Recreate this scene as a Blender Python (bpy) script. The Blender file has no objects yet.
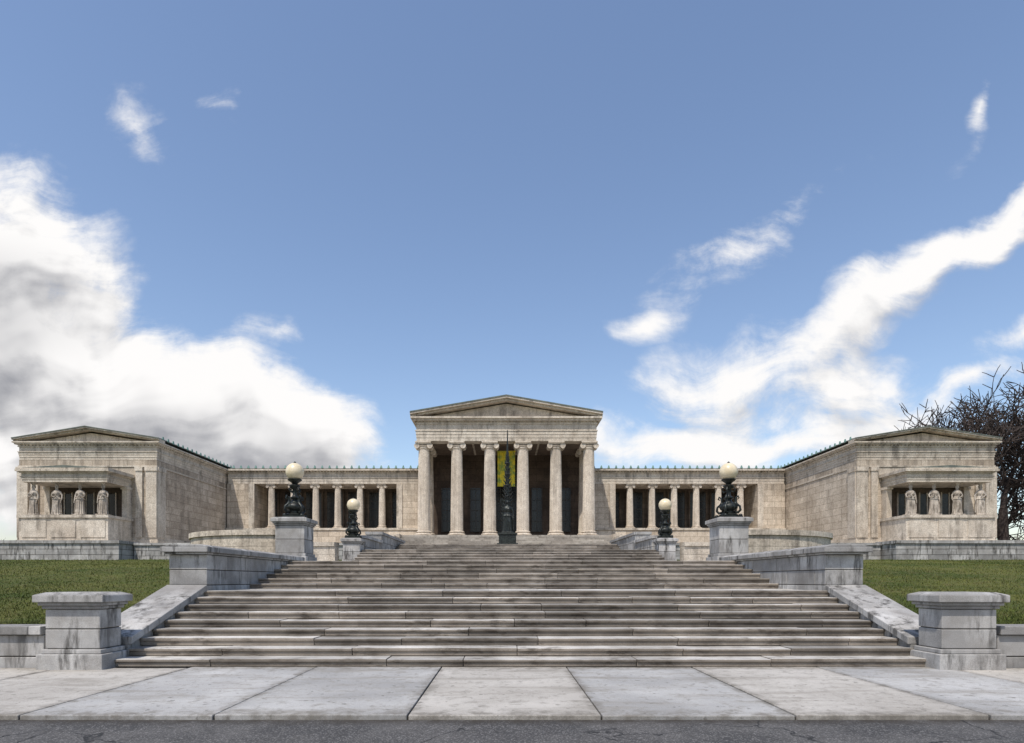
import bpy, bmesh, math, random
import numpy as np
from mathutils import Vector, Matrix
random.seed(7)
scene=bpy.context.scene
R=math.radians

# ---------------------------------------------------------------- mesh builder
class MB:
    def __init__(s): s.v=[]; s.f=[]
    def add(s,vs,fs):
        o=len(s.v); s.v+= [tuple(v) for v in vs]; s.f+=[tuple(i+o for i in f) for f in fs]
    def box(s,x0,x1,y0,y1,z0,z1):
        if x0>x1: x0,x1=x1,x0
        s.add([(x0,y0,z0),(x1,y0,z0),(x1,y1,z0),(x0,y1,z0),(x0,y0,z1),(x1,y0,z1),(x1,y1,z1),(x0,y1,z1)],
              [(0,3,2,1),(4,5,6,7),(0,1,5,4),(1,2,6,5),(2,3,7,6),(3,0,4,7)])
    def hexa(s,b,t):
        s.add(list(b)+list(t),[(0,3,2,1),(4,5,6,7),(0,1,5,4),(1,2,6,5),(2,3,7,6),(3,0,4,7)])
    def prism(s,pts,y0,y1):   # pts in xz, counter-clockwise seen from -y
        n=len(pts)
        vs=[(p[0],y0,p[1]) for p in pts]+[(p[0],y1,p[1]) for p in pts]
        fs=[tuple(range(n)),tuple(range(2*n-1,n-1,-1))]
        for i in range(n):
            j=(i+1)%n; fs.append((i,i+n,j+n,j))
        s.add(vs,fs)
    def prismx(s,pts,x0,x1):  # pts in yz
        n=len(pts)
        vs=[(x0,p[0],p[1]) for p in pts]+[(x1,p[0],p[1]) for p in pts]
        fs=[tuple(range(n-1,-1,-1)),tuple(range(n,2*n))]
        for i in range(n):
            j=(i+1)%n; fs.append((i,j,j+n,i+n))
        s.add(vs,fs)
    def lathe(s,prof,cx=0,cy=0,cz=0,n=24,rfun=None):
        vs=[];fs=[]
        for (r,z) in prof:
            for k in range(n):
                a=2*math.pi*k/n
                rr=r if rfun is None else rfun(r,z,a,k)
                vs.append((cx+rr*math.cos(a),cy+rr*math.sin(a),cz+z))
        m=len(prof)
        for i in range(m-1):
            for k in range(n):
                k2=(k+1)%n
                fs.append((i*n+k,i*n+k2,(i+1)*n+k2,(i+1)*n+k))
        fs.append(tuple(range(n-1,-1,-1))); fs.append(tuple((m-1)*n+k for k in range(n)))
        s.add(vs,fs)
    def cyl_y(s,cx,cz,y0,y1,r,n=16):
        vs=[];
        for y in (y0,y1):
            for k in range(n):
                a=2*math.pi*k/n; vs.append((cx+r*math.cos(a),y,cz+r*math.sin(a)))
        fs=[tuple(range(n)),tuple(range(2*n-1,n-1,-1))]
        for k in range(n):
            k2=(k+1)%n; fs.append((k,k+n,k2+n,k2))
        s.add(vs,fs)
    def tube(s,pts,rad,n=8):
        pts=[Vector(p) for p in pts]; vs=[];fs=[]
        m=len(pts); up=Vector((0,0,1))
        prev=None
        for i,p in enumerate(pts):
            t=(pts[min(i+1,m-1)]-pts[max(i-1,0)]).normalized()
            if prev is None:
                a=t.orthogonal().normalized()
            else:
                a=(prev-t*prev.dot(t)).normalized()
            prev=a; b=t.cross(a)
            for k in range(n):
                an=2*math.pi*k/n
                vs.append(p+(a*math.cos(an)+b*math.sin(an))*rad[i])
        for i in range(m-1):
            for k in range(n):
                k2=(k+1)%n
                fs.append((i*n+k,i*n+k2,(i+1)*n+k2,(i+1)*n+k))
        fs.append(tuple(range(n-1,-1,-1))); fs.append(tuple((m-1)*n+k for k in range(n)))
        s.add(vs,fs)
    def ell(s,c,r,nu=16,nv=10):
        vs=[];fs=[]
        for i in range(nv+1):
            ph=-math.pi/2+math.pi*i/nv
            rr=max(math.cos(ph),.02)
            for k in range(nu):
                a=2*math.pi*k/nu
                vs.append((c[0]+r[0]*rr*math.cos(a),c[1]+r[1]*rr*math.sin(a),c[2]+r[2]*math.sin(ph)))
        for i in range(nv):
            for k in range(nu):
                k2=(k+1)%nu
                fs.append((i*nu+k,i*nu+k2,(i+1)*nu+k2,(i+1)*nu+k))
        fs.append(tuple(range(nu-1,-1,-1))); fs.append(tuple(nv*nu+k for k in range(nu)))
        s.add(vs,fs)
    def blocks(s,x0,x1,y0,y1,z0,z1,course=.4,length=1.1,gap=.016,core=None,rnd=.25):
        if x0>x1: x0,x1=x1,x0
        alongx=(x1-x0)>=(y1-y0)
        nc=max(1,round((z1-z0)/course)); h=(z1-z0)/nc
        L=(x1-x0) if alongx else (y1-y0)
        for c in range(nc):
            cuts=[0]; p=0
            first=length*(.5 if c%2 else 1)*random.uniform(1-rnd,1+rnd)
            p=first
            while p<L-length*.35:
                cuts.append(p); p+=length*random.uniform(1-rnd,1+rnd)
            cuts.append(L)
            for a,b in zip(cuts[:-1],cuts[1:]):
                j=random.uniform(-.006,.006)
                g0=0 if a==0 else gap/2; g1=0 if b==L else gap/2
                if alongx: s.box(x0+a+g0,x0+b-g1,y0+j,y1-j,z0+c*h+gap/2,z0+(c+1)*h-gap/2)
                else: s.box(x0+j,x1-j,y0+a+g0,y0+b-g1,z0+c*h+gap/2,z0+(c+1)*h-gap/2)
        if core is not None:
            i=.025
            core.box(x0+i,x1-i,y0+i,y1-i,z0,z1-i)
    def mesh(s,name):
        me=bpy.data.meshes.new(name); me.from_pydata(s.v,[],s.f); me.update(); return me

def obj(name,mb,mat,parent=None,bevel=0,smooth=False,angle=None):
    me=mb if isinstance(mb,bpy.types.Mesh) else mb.mesh(name)
    if mat and not me.materials: me.materials.append(mat)
    o=bpy.data.objects.new(name,me); scene.collection.objects.link(o)
    if parent: o.parent=parent
    if bevel:
        m=o.modifiers.new("Bevel","BEVEL"); m.width=bevel; m.segments=2; m.limit_method='ANGLE'; m.angle_limit=R(40)
    if smooth:
        me.polygons.foreach_set("use_smooth",[True]*len(me.polygons))
        if angle:
            try: me.set_sharp_from_angle(angle=R(angle))
            except Exception: pass
    return o
def empty(name,loc=(0,0,0),parent=None):
    e=bpy.data.objects.new(name,None); e.empty_display_size=.3; e.location=loc
    scene.collection.objects.link(e)
    if parent: e.parent=parent
    return e

# ---------------------------------------------------------------- materials
class NT:
    def __init__(s,name):
        s.m=bpy.data.materials.new(name); s.m.use_nodes=True; s.t=s.m.node_tree; s.t.nodes.clear()
        s.out=s.n('ShaderNodeOutputMaterial'); s.b=s.n('ShaderNodeBsdfPrincipled'); s.l(s.b.outputs[0],s.out.inputs[0])
        s.geo=s.n('ShaderNodeNewGeometry')
    def n(s,t,**k):
        x=s.t.nodes.new(t)
        for a,b in k.items(): setattr(x,a,b)
        return x
    def l(s,a,b): s.t.links.new(a,b)
    def val(s,sock,v):
        if isinstance(v,(int,float,tuple,list)): sock.default_value=v
        else: s.l(v,sock)
    def math(s,op,a,b=0,c=None,clamp=False):
        x=s.n('ShaderNodeMath',operation=op,use_clamp=clamp); s.val(x.inputs[0],a); s.val(x.inputs[1],b)
        if c is not None: s.val(x.inputs[2],c)
        return x.outputs[0]
    def noise(s,scale,detail=4,rough=.6,vec=None,sc=None,w=0):
        x=s.n('ShaderNodeTexNoise'); x.inputs['Scale'].default_value=scale; x.inputs['Detail'].default_value=detail; x.inputs['Roughness'].default_value=rough
        v=vec or s.geo.outputs['Position']
        if sc:
            m=s.n('ShaderNodeMapping'); m.inputs['Scale'].default_value=sc; m.inputs['Location'].default_value=(w,w,w); s.l(v,m.inputs[0]); v=m.outputs[0]
        s.l(v,x.inputs['Vector']); return x.outputs[0]
    def ramp(s,f,a,b,lo=0,hi=1,smooth=True):
        x=s.n('ShaderNodeMapRange'); x.clamp=True
        if smooth: x.interpolation_type='SMOOTHSTEP'
        s.val(x.inputs[0],f); x.inputs[1].default_value=a;x.inputs[2].default_value=b;x.inputs[3].default_value=lo;x.inputs[4].default_value=hi
        return x.outputs[0]
    def mix(s,f,a,b,mode='MIX'):
        x=s.n('ShaderNodeMix',data_type='RGBA',blend_type=mode); s.val(x.inputs[0],f)
        for i,c in ((6,a),(7,b)):
            if isinstance(c,(tuple,list)): x.inputs[i].default_value=(*c[:3],1)
            else: s.l(c,x.inputs[i])
        return x.outputs[2]
    def gray(s,v):
        x=s.n('ShaderNodeCombineColor')
        for i in range(3): s.l(v,x.inputs[i])
        return x.outputs[0]
    def bump(s,h,strength=.3,dist=.01):
        x=s.n('ShaderNodeBump'); x.inputs['Strength'].default_value=strength; x.inputs['Distance'].default_value=dist
        s.l(h,x.inputs['Height']); s.l(x.outputs[0],s.b.inputs['Normal'])
    def fin(s,col,rough=.8,spec=.3,metal=0):
        s.val(s.b.inputs['Base Color'],col if not isinstance(col,tuple) else (*col,1)); s.val(s.b.inputs['Roughness'],rough)
        s.b.inputs['Specular IOR Level'].default_value=spec; s.b.inputs['Metallic'].default_value=metal
        return s.m

def stone(name,c1,c2,stain=(.08,.075,.065),island=.35,stain_amt=.6,brick=None,fine=60,bumpd=.004,big=.35,streak=(3,3,.35),risers=0,bmp=True,drip=None):
    t=NT(name)
    n1=t.noise(big,3,.62); n2=t.noise(2.3,3,.65); n3=t.noise(fine,1,.7)
    col=t.mix(t.ramp(n1,.35,.65),c1,c2)
    isl=t.geo.outputs['Random Per Island']
    if brick:
        sn=t.n('ShaderNodeSeparateXYZ'); t.l(t.geo.outputs['True Normal'],sn.inputs[0])
        sp=t.n('ShaderNodeSeparateXYZ'); t.l(t.geo.outputs['Position'],sp.inputs[0])
        fx=t.math('GREATER_THAN',t.math('ABSOLUTE',sn.outputs[0]),.6)
        u=t.math('ADD',t.math('MULTIPLY',sp.outputs[1],fx),t.math('MULTIPLY',sp.outputs[0],t.math('SUBTRACT',1,fx)))
        cb=t.n('ShaderNodeCombineXYZ'); t.l(u,cb.inputs[0]); t.l(sp.outputs[2],cb.inputs[1])
        br=t.n('ShaderNodeTexBrick'); br.offset=.5
        t.l(cb.outputs[0],br.inputs['Vector']); br.inputs['Scale'].default_value=1
        br.inputs['Brick Width'].default_value=brick[0]; br.inputs['Row Height'].default_value=brick[1]; br.inputs['Mortar Size'].default_value=.02
        br.inputs['Color1'].default_value=(.76,.73,.70,1); br.inputs['Color2'].default_value=(1.10,1.08,1.06,1); br.inputs['Mortar'].default_value=(.40,.37,.33,1)
        br.inputs['Mortar Smooth'].default_value=.3
        col=t.mix(.85,col,br.outputs['Color'],'MULTIPLY')
    iv=t.math('ADD',t.math('MULTIPLY',isl,island*2),1-island)
    col=t.mix(1,col,t.gray(iv),'MULTIPLY')
    col=t.mix(t.ramp(n2,.3,.75,0,.5),col,t.mix(1,col,(.58,.54,.50),'MULTIPLY'))
    st=t.noise(1,4,.7,sc=streak); st2=t.noise(.8,2,.6)
    sf=t.math('MULTIPLY',t.ramp(st,.45,.68),t.ramp(st2,.34,.58))
    col=t.mix(t.math('MULTIPLY',sf,stain_amt),col,stain)
    if drip:
        sp3=t.n('ShaderNodeSeparateXYZ'); t.l(t.geo.outputs['Position'],sp3.inputs[0])
        dr=t.noise(1,3,.6,sc=(2.2,2.2,.08),w=7)
        for (a,b) in drip:
            df=t.math('MULTIPLY',t.ramp(sp3.outputs[2],a,b),t.ramp(dr,.38,.62,.1,.5))
            col=t.mix(df,col,(.14,.115,.09))
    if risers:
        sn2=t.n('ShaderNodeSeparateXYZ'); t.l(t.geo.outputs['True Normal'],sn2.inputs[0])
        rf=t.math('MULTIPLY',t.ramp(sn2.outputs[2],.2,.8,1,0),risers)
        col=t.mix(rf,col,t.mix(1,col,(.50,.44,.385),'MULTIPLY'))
    col=t.mix(1,col,t.gray(t.ramp(n3,.25,.75,.70,1.28,False)),'MULTIPLY')
    if bmp: t.bump(t.math('ADD',t.math('MULTIPLY',n3,.5),n2),.6,bumpd)
    return t.fin(col,.85,.25)

M_marble=stone("weathered_marble_ashlar",(.54,.46,.365),(.66,.58,.475),stain=(.18,.145,.11),island=.04,stain_amt=.6,brick=(1.5,.62),fine=14,big=.16,streak=(1.1,1.1,.12),bmp=False,drip=[(10.2,11.6)])
M_marble2=stone("weathered_marble_trim",(.51,.44,.355),(.63,.56,.465),stain=(.12,.10,.08),island=.08,stain_amt=.7,fine=14,big=.3,streak=(1.8,1.8,.16),bmp=False)
M_column=stone("column_marble",(.57,.49,.395),(.66,.58,.48),stain=(.2,.165,.13),island=.05,stain_amt=.55,fine=14,big=.25,streak=(2.2,2.2,.12),bmp=False)
M_shadewall=stone("shaded_porch_stone",(.07,.05,.038),(.115,.083,.062),stain=(.03,.023,.018),island=.04,stain_amt=.5,brick=(1.6,.7),fine=12,bmp=False)  # portico shade is put into this stone's dark base colour
M_niche=stone("shaded_niche_stone",(.085,.066,.052),(.14,.112,.088),stain=(.045,.036,.028),island=.04,stain_amt=.6,brick=(1.2,.6),fine=12,bmp=False)  # recess shadow painted in: base colour darkened behind columns and caryatids
M_statue=stone("statue_marble",(.36,.31,.255),(.52,.46,.39),stain=(.07,.058,.045),island=0,stain_amt=.85,fine=20,big=1.2,streak=(5,5,1),bmp=False)
M_granite=stone("weathered_granite",(.27,.26,.248),(.43,.418,.40),stain=(.045,.041,.036),island=.26,stain_amt=.95,fine=110,big=.8,streak=(4,4,.8))
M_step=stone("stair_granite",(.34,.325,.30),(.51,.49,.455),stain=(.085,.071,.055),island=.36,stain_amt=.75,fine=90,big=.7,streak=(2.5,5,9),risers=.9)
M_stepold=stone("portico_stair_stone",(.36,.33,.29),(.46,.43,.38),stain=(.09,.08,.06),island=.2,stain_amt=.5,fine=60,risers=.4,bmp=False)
M_core=NT("dark_mortar_joint").fin((.05,.045,.038),.95,.1)  # dark mortar colour seen in the gaps between blocks

def concrete():
    t=NT("sidewalk_concrete")
    n1=t.noise(.5,4,.6); n2=t.noise(4,5,.7); n3=t.noise(140,1,.6); isl=t.geo.outputs['Random Per Island']
    col=t.mix(t.ramp(n1,.35,.65),(.34,.332,.32),(.49,.478,.458))
    col=t.mix(t.ramp(isl,.62,.7,0,.4),col,(.38,.325,.25))
    col=t.mix(1,col,t.gray(t.ramp(isl,0,1,.80,1.1,False)),'MULTIPLY')
    col=t.mix(t.ramp(n2,.46,.72,0,.7),col,(.19,.175,.15))
    sp=t.noise(9,3,.5,w=3,sc=(1,1,1)); col=t.mix(t.ramp(sp,.62,.70,0,.6),col,(.09,.085,.075))
    st=t.noise(1,4,.6,sc=(.5,2.5,1),w=5); col=t.mix(t.ramp(st,.48,.68,0,.55),col,(.22,.20,.17))
    px=t.n('ShaderNodeSeparateXYZ'); t.l(t.geo.outputs['Position'],px.inputs[0])
    fr=t.math('ABSOLUTE',t.math('SUBTRACT',t.math('FRACT',t.math('DIVIDE',t.math('ADD',px.outputs[0],1.45+230),2.3)),.5))
    ed=t.math('MAXIMUM',t.ramp(fr,.43,.495),t.ramp(px.outputs[1],7.55,7.15))
    ed=t.math('MAXIMUM',ed,t.ramp(px.outputs[1],10.55,10.95))
    ed=t.math('MULTIPLY',ed,t.ramp(n2,.35,.6,.1,.6))
    col=t.mix(ed,col,(.13,.115,.095))
    col=t.mix(1,col,t.gray(t.ramp(n3,.3,.7,.80,1.18,False)),'MULTIPLY')
    t.bump(t.math('ADD',n3,n2),.5,.003)
    return t.fin(col,.9,.2)
M_conc=concrete()
def asphalt():
    t=NT("asphalt")
    n1=t.noise(.8,4,.6); n3=t.noise(90,2,.7); n2=t.noise(5,4,.7)
    col=t.mix(t.ramp(n1,.35,.65),(.045,.043,.042),(.085,.08,.076))
    v=t.n('ShaderNodeTexVoronoi'); v.inputs['Scale'].default_value=75; t.l(t.geo.outputs['Position'],v.inputs['Vector'])
    sc=t.n('ShaderNodeSeparateColor'); t.l(v.outputs['Color'],sc.inputs[0])
    col=t.mix(t.ramp(sc.outputs[0],.65,1,0,.7),col,(.22,.21,.20))
    col=t.mix(t.ramp(n2,.5,.75,0,.6),col,(.03,.028,.025))
    px=t.n('ShaderNodeSeparateXYZ'); t.l(t.geo.outputs['Position'],px.inputs[0])
    col=t.mix(t.math('MULTIPLY',t.ramp(px.outputs[1],6.75,7.05),t.ramp(n2,.3,.6,.3,.8)),col,(.035,.028,.02))
    vo=t.n('ShaderNodeTexVoronoi',feature='DISTANCE_TO_EDGE'); vo.inputs['Scale'].default_value=.6
    mp=t.n('ShaderNodeVectorMath',operation='ADD'); nz=t.n('ShaderNodeTexNoise'); nz.inputs['Scale'].default_value=1.6; nz.inputs['Detail'].default_value=6
    t.l(t.geo.outputs['Position'],nz.inputs['Vector']); t.l(nz.outputs[1],mp.inputs[0]); t.l(t.geo.outputs['Position'],mp.inputs[1]); t.l(mp.outputs[0],vo.inputs['Vector'])
    col=t.mix(t.math('MULTIPLY',t.ramp(vo.outputs[0],.003,.014,.9,0),t.ramp(n1,.45,.55)),col,(.012,.012,.012))
    t.bump(t.math('ADD',n3,v.outputs['Distance']),.8,.006)
    return t.fin(col,.85,.35)
M_road=asphalt()
def grassmat(name,k=1.0):
    t=NT(name)
    n1=t.noise(.25,4,.6); n2=t.noise(2.2,4,.7)
    col=t.mix(t.ramp(n1,.35,.65),(.060*k,.082*k,.018*k),(.115*k,.125*k,.032*k))
    col=t.mix(t.ramp(n2,.45,.72,0,.7),col,(.17*k,.14*k,.06*k))
    n3=t.noise(60,2,.7); col=t.mix(1,col,t.gray(t.ramp(n3,.25,.75,.55,1.4,False)),'MULTIPLY')
    isl=t.geo.outputs['Random Per Island']; col=t.mix(1,col,t.gray(t.ramp(isl,0,1,.6,1.4,False)),'MULTIPLY')
    t.bump(n3,1,.03); return t.fin(col,.9,.15)
M_grass=grassmat("lawn_soil_and_grass",.8); M_blade=grassmat("grass_blades",1.15)
def simple(name,c1,c2,scale,rough,spec=.4,metal=0,b=.3,bd=.003):
    t=NT(name); n=t.noise(scale,3,.6); col=t.mix(t.ramp(n,.35,.65),c1,c2)
    if b: t.bump(n,b,bd)
    return t.fin(col,rough,spec,metal)
M_bronze=simple("dark_bronze",(.014,.014,.013),(.032,.038,.033),9,.45,.5,.5)
M_glass=simple("dark_window_glass",(.010,.010,.010),(.018,.018,.019),2,.25,.4)
M_frame=simple("bronze_window_frame",(.03,.026,.022),(.05,.042,.036),4,.5)
M_copper=simple("verdigris_copper",(.12,.22,.19),(.20,.33,.28),3,.75)
M_roof=simple("roof_slate",(.10,.115,.10),(.16,.175,.15),1.5,.85)
M_bark=simple("tree_bark",(.035,.027,.024),(.07,.055,.048),5,.95,.1,0,0)
M_globe=simple("frosted_globe_glass",(.60,.50,.33),(.70,.60,.42),4,.35,.5,0,0)
M_banner=simple("yellow_banner_cloth",(.80,.62,.05),(.26,.34,.08),2.4,.8,.2,0,0)
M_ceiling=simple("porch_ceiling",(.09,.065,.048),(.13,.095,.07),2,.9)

# ---------------------------------------------------------------- ground, road, pavement
def lawn_z(y):
    pts=[(11.1,.66),(12,.74),(20,1.35),(32,2.35),(43,3.05),(46,3.1),(4000,3.1)]
    for (a,za),(b,zb) in zip(pts[:-1],pts[1:]):
        if a<=y<=b: return za+(zb-za)*(y-a)/(b-a)
    return -.2
xs=[-3000,-600,-150,-60]+list(np.arange(-48,-8.3,1.0))+[-8.3,-8.25,8.25,8.3]+list(np.arange(9,49,1.0))+[60,150,600,3000]
ys=[-3000,-200,-20,5,11.1,11.15]+list(np.arange(12,47,1.0))+[60,100,300,1000,4000]
mb=MB(); nx=len(xs)
for y in ys:
    for x in xs:
        if y<=11.1: z=-.25
        elif abs(x)<8.28 and y<44: z=-.25
        else:
            z=lawn_z(y)
            if 12<y<46 and abs(x)<60: z+=.05*math.sin(x*.7+y*.3)*math.sin(y*.45)
        mb.v.append((x,y,z))
for j in range(len(ys)-1):
    for i in range(nx-1):
        a=j*nx+i; mb.f.append((a,a+1,a+nx+1,a+nx))
obj("ground",mb,M_grass,smooth=True,angle=40)
mb=MB(); mb.add([(-400,-9,-.075),(400,-9,-.075),(400,7.1,-.055),(-400,7.1,-.055)],[(0,1,2,3)]); obj("road",mb,M_road)
mb=MB(); mb.box(-400,400,-9.3,-9.02,-.2,.06); obj("kerb",mb,M_granite)
mb=MB(); core=MB()
x=-1.45-2.3*34
while x<78:
    w=2.28
    j=random.uniform(-.007,.007)
    mb.box(x+.010,x+w+.010,7.10+random.uniform(-.01,.01),11.05 if abs(x+1)<7.0 else 10.9,-.12,0+j)
    x+=2.3
sw=empty("sidewalk"); obj("slabs",mb,M_conc,sw,bevel=.012)
core.box(-80,80,7.13,11.04,-.2,-.03); obj("bedding",core,M_core,sw)

# ---------------------------------------------------------------- grand staircase
W=7.5
steps=[]
z=0
for start,n,tr,endy in ((11.0,9,.42,17.0),(17.0,6,.6,28.0),(28.0,6,.5,38.5),(38.5,6,.5,44.0)):
    for i in range(n):
        z+=.15
        y=start+i*tr
        ny=start+(i+1)*tr if i<n-1 else endy
        steps.append((y,ny,z,i==n-1))
mb=MB(); core=MB()
for (y,ny,z,last) in steps:
    rows=[(y,min(ny+.06,y+.55 if last else ny+.06),True)]
    if last:
        p=y+.55
        while p<ny: 
            q=min(p+1.25,ny+.06); rows.append((p+.008,q,False)); p=q
            if q>=ny: break
    for (a,b,nose) in rows:
        x=-W
        while x<W:
            L=random.uniform(1.2,3.6)
            if x+L>W-.9: L=W-x
            jz=random.uniform(-.009,.005); jz2=jz+random.uniform(-.005,.005); jy=random.uniform(-.012,.012)
            if nose:
                a2=a+jy
                mb.prismx([(a2+.03,z-.146),(b,z-.146),(b,z+jz),(a2,z+jz2),(a2,z-.055),(a2+.03,z-.062)],x+.005,x+L-.005)
            else: mb.box(x+.004,x+L-.004,a,b,z-.146,z+jz)
            x+=L
    core.box(-W+.01,W-.01,y+.05,ny+.05,-.2,z-.03)
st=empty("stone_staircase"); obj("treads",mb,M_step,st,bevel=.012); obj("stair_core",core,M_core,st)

def pedestal(name,cx,y0,w,d,z0,z1,base=.12,cap=.13):
    e=empty(name); b=MB(); c=MB()
    h=z1-z0
    b.box(cx-w/2-base,cx+w/2+base,y0-base,y0+d+base,z0-.3,z0+.2*h)
    b.box(cx-w/2-base*.5,cx+w/2+base*.5,y0-base*.5,y0+d+base*.5,z0+.2*h+.003,z0+.26*h)
    nb=2 if h>1 else 1
    zz0=z0+.26*h+.003; zz1=z1-.3*min(1,h)
    b.blocks(cx-w/2,cx+w/2,y0,y0+d,zz0,zz1,course=(zz1-zz0)/nb,length=w*1.4,core=c)
    k=(z1-zz1)/3
    b.box(cx-w/2-cap*.35,cx+w/2+cap*.35,y0-cap*.35,y0+d+cap*.35,zz1+.002,zz1+k*.6)
    b.box(cx-w/2-cap*.75,cx+w/2+cap*.75,y0-cap*.75,y0+d+cap*.75,zz1+k*.6+.002,zz1+k*1.2)
    b.box(cx-w/2-cap*1.25,cx+w/2+cap*1.25,y0-cap*1.25,y0+d+cap*1.25,zz1+k*1.2+.002,z1-.05)
    x0,x1,ya,yb=cx-w/2-cap*1.2,cx+w/2+cap*1.2,y0-cap*1.2,y0+d+cap*1.2; i=.14
    b.hexa([(x0,ya,z1-.048),(x1,ya,z1-.048),(x1,yb,z1-.048),(x0,yb,z1-.048)],[(x0+i,ya+i,z1),(x1-i,ya+i,z1),(x1-i,yb-i,z1),(x0+i,yb-i,z1)])
    obj("stone_blocks",b,M_granite,e,bevel=.014); obj("joint_core",c,M_core,e)
    return e
for s in (-1,1):
    pedestal("stone_pedestal",s*8.03,10.75,.98,.6,0,1.38,base=.1,cap=.11)
    pedestal("lamp_pedestal",s*7.98,21.55,1.05,1.05,2.1,3.87,base=.1,cap=.1)
    pedestal("lamp_pedestal",s*7.98,30.3,.85,.85,2.25,3.73,base=.09,cap=.09)
    e=empty("sloping_stair_wall"); b=MB()
    a,c2=(s*7.5,s*8.35); x0,x1=min(a,c2),max(a,c2)
    ya,yb=11.5,14.45; za,zb=.36,1.34
    nseg=2
    f=lambda y: za+(zb-za)*(y-ya)/(yb-ya)
    for k in range(nseg):
        p0=ya+(yb-ya)*k/nseg+.004; p1=ya+(yb-ya)*(k+1)/nseg-.004
        b.hexa([(x0,p0,-.1),(x1,p0,-.1),(x1,p1,-.1),(x0,p1,-.1)],[(x0,p0,f(p0)),(x1,p0,f(p0)),(x1,p1,f(p1)),(x0,p1,f(p1))])
        o=.06; t=.15
        b.hexa([(x0-o,p0,f(p0)+.003),(x1+o,p0,f(p0)+.003),(x1+o,p1,f(p1)+.003),(x0-o,p1,f(p1)+.003)],
               [(x0-o,p0,f(p0)+t),(x1+o,p0,f(p0)+t),(x1+o,p1,f(p1)+t),(x0-o,p1,f(p1)+t)])
    obj("stone_blocks",b,M_granite,e,bevel=.015)
    e=empty("parapet_wall"); b=MB(); c=MB()
    x0,x1=sorted((s*7.5,s*8.42))
    b.box(x0-.06,x1+.06,14.5,21.4,.6,1.1)
    b.blocks(x0,x1,14.56,21.3,1.103,2.22,course=.37,length=1.3,core=c)
    p=14.42
    while p<21.3:
        q=min(p+random.uniform(1.3,1.9),21.4)
        if 21.4-q<.5:q=21.4
        b.box(x0-.05,x1+.05,p+.004,q-.004,2.222,2.27)
        b.box(x0-.12,x1+.12,p-.06 if p<14.5 else p+.004,q-.004,2.272,2.40)
        b.hexa([(x0-.1,p+.004,2.402),(x1+.1,p+.004,2.402),(x1+.1,q-.004,2.402),(x0-.1,q-.004,2.402)],[(x0+.08,p+.004,2.46),(x1-.08,p+.004,2.46),(x1-.08,q-.004,2.46),(x0+.08,q-.004,2.46)])
        p=q
    obj("stone_blocks",b,M_granite,e,bevel=.014); obj("joint_core",c,M_core,e)
    e=empty("parapet_wall"); b=MB(); c=MB()
    x0,x1=sorted((s*7.52,s*8.4))
    b.blocks(x0,x1,31.6,35.5,1.2,3.78,course=.42,length=1.3,core=c)
    b.box(x0-.08,x1+.08,31.5,35.55,3.783,3.95)
    b.blocks(x0,x1,35.56,43.7,1.2,4.28,course=.42,length=1.3,core=c)
    b.box(x0-.08,x1+.08,35.5,43.75,4.283,4.45)
    obj("stone_blocks",b,M_granite,e,bevel=.014); obj("joint_core",c,M_core,e)
    e=empty("low_retaining_wall"); b=MB(); c=MB()
    xa,xb=sorted((s*8.7,s*60))
    b.blocks(xa,xb,10.95,11.35,-.2,.60,course=.4,length=1.7,core=c)
    x=xa
    while x<xb:
        q=min(x+random.uniform(1.6,2.3),xb); b.box(x+.004,q-.004,10.87,11.43,.603,.76); x=q
    obj("stone_blocks",b,M_granite,e,bevel=.015); obj("joint_core",c,M_core,e)
    e=empty("curved_terrace_wall"); b=MB()
    cx,cy=s*9.3,26.6
    def arc(r,ang): return (cx+s*r*math.sin(ang),cy-4.0/4.4*r*math.cos(ang)*1.0)
    N=40
    def ring(r0,r1,z0,z1,blocklen):
        k=0
        while k<N:
            k1=min(N,k+blocklen)
            vs=[];fs=[]
            for kk in range(k,k1+1):
                ang=R(-8)+R(196)*kk/N
                if kk==k: ang+=.0016
                if kk==k1: ang-=.0016
                for r in (r0,r1):
                    px,py=arc(r,ang)
                    vs.append((px,py,z0)); vs.append((px,py,z1))
            m=k1-k
            for q in range(m):
                o=q*4; n=o+4
                F=[(o,n,n+1,o+1),(o+2,o+3,n+3,n+2),(o+1,n+1,n+3,o+3),(o,o+2,n+2,n)]
                if s<0: F=[tuple(reversed(f_)) for f_ in F]
                fs+=F
            F=[(0,1,3,2),(4*m,4*m+2,4*m+3,4*m+1)]
            if s<0: F=[tuple(reversed(f_)) for f_ in F]
            fs+=F
            b.add(vs,fs); k=k1
    for ci in range(5): ring(3.9,4.4,1.2+ci*.42,1.2+(ci+1)*.42-.010,5 if ci%2 else 4)
    ring(3.82,4.48,3.3,3.5,5)
    obj("curved_stones",b,M_marble2,e)
    b=MB(); x0,x1=sorted((s*7.52,s*12.6)); b.box(x0,x1,22.8,31.55,1.2,2.24)
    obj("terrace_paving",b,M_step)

tp=empty("building_terrace"); b=MB(); c=MB()
b2=MB()
b2.box(-60,60,44.9,95,2.5,4.05); b2.box(-7.5,7.5,43.95,44.89,2.5,4.048)
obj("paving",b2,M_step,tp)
for s in (-1,1):
    xa,xb=sorted((s*8.45,s*27.5)); b.blocks(xa,xb,44.2,44.85,2.2,4.15,course=.42,length=1.4,core=c,gap=.03); b.box(xa,xb,44.1,44.95,4.153,4.33)
    xa,xb=sorted((s*27.6,s*60)); b.blocks(xa,xb,42.6,44.85,2.2,4.2,course=.42,length=1.4,core=c,gap=.03); b.box(xa-.08,xb+.08,42.5,44.93,4.203,4.42)
obj("retaining_wall",b,M_granite,tp); obj("joint_core",c,M_core,tp)

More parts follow.
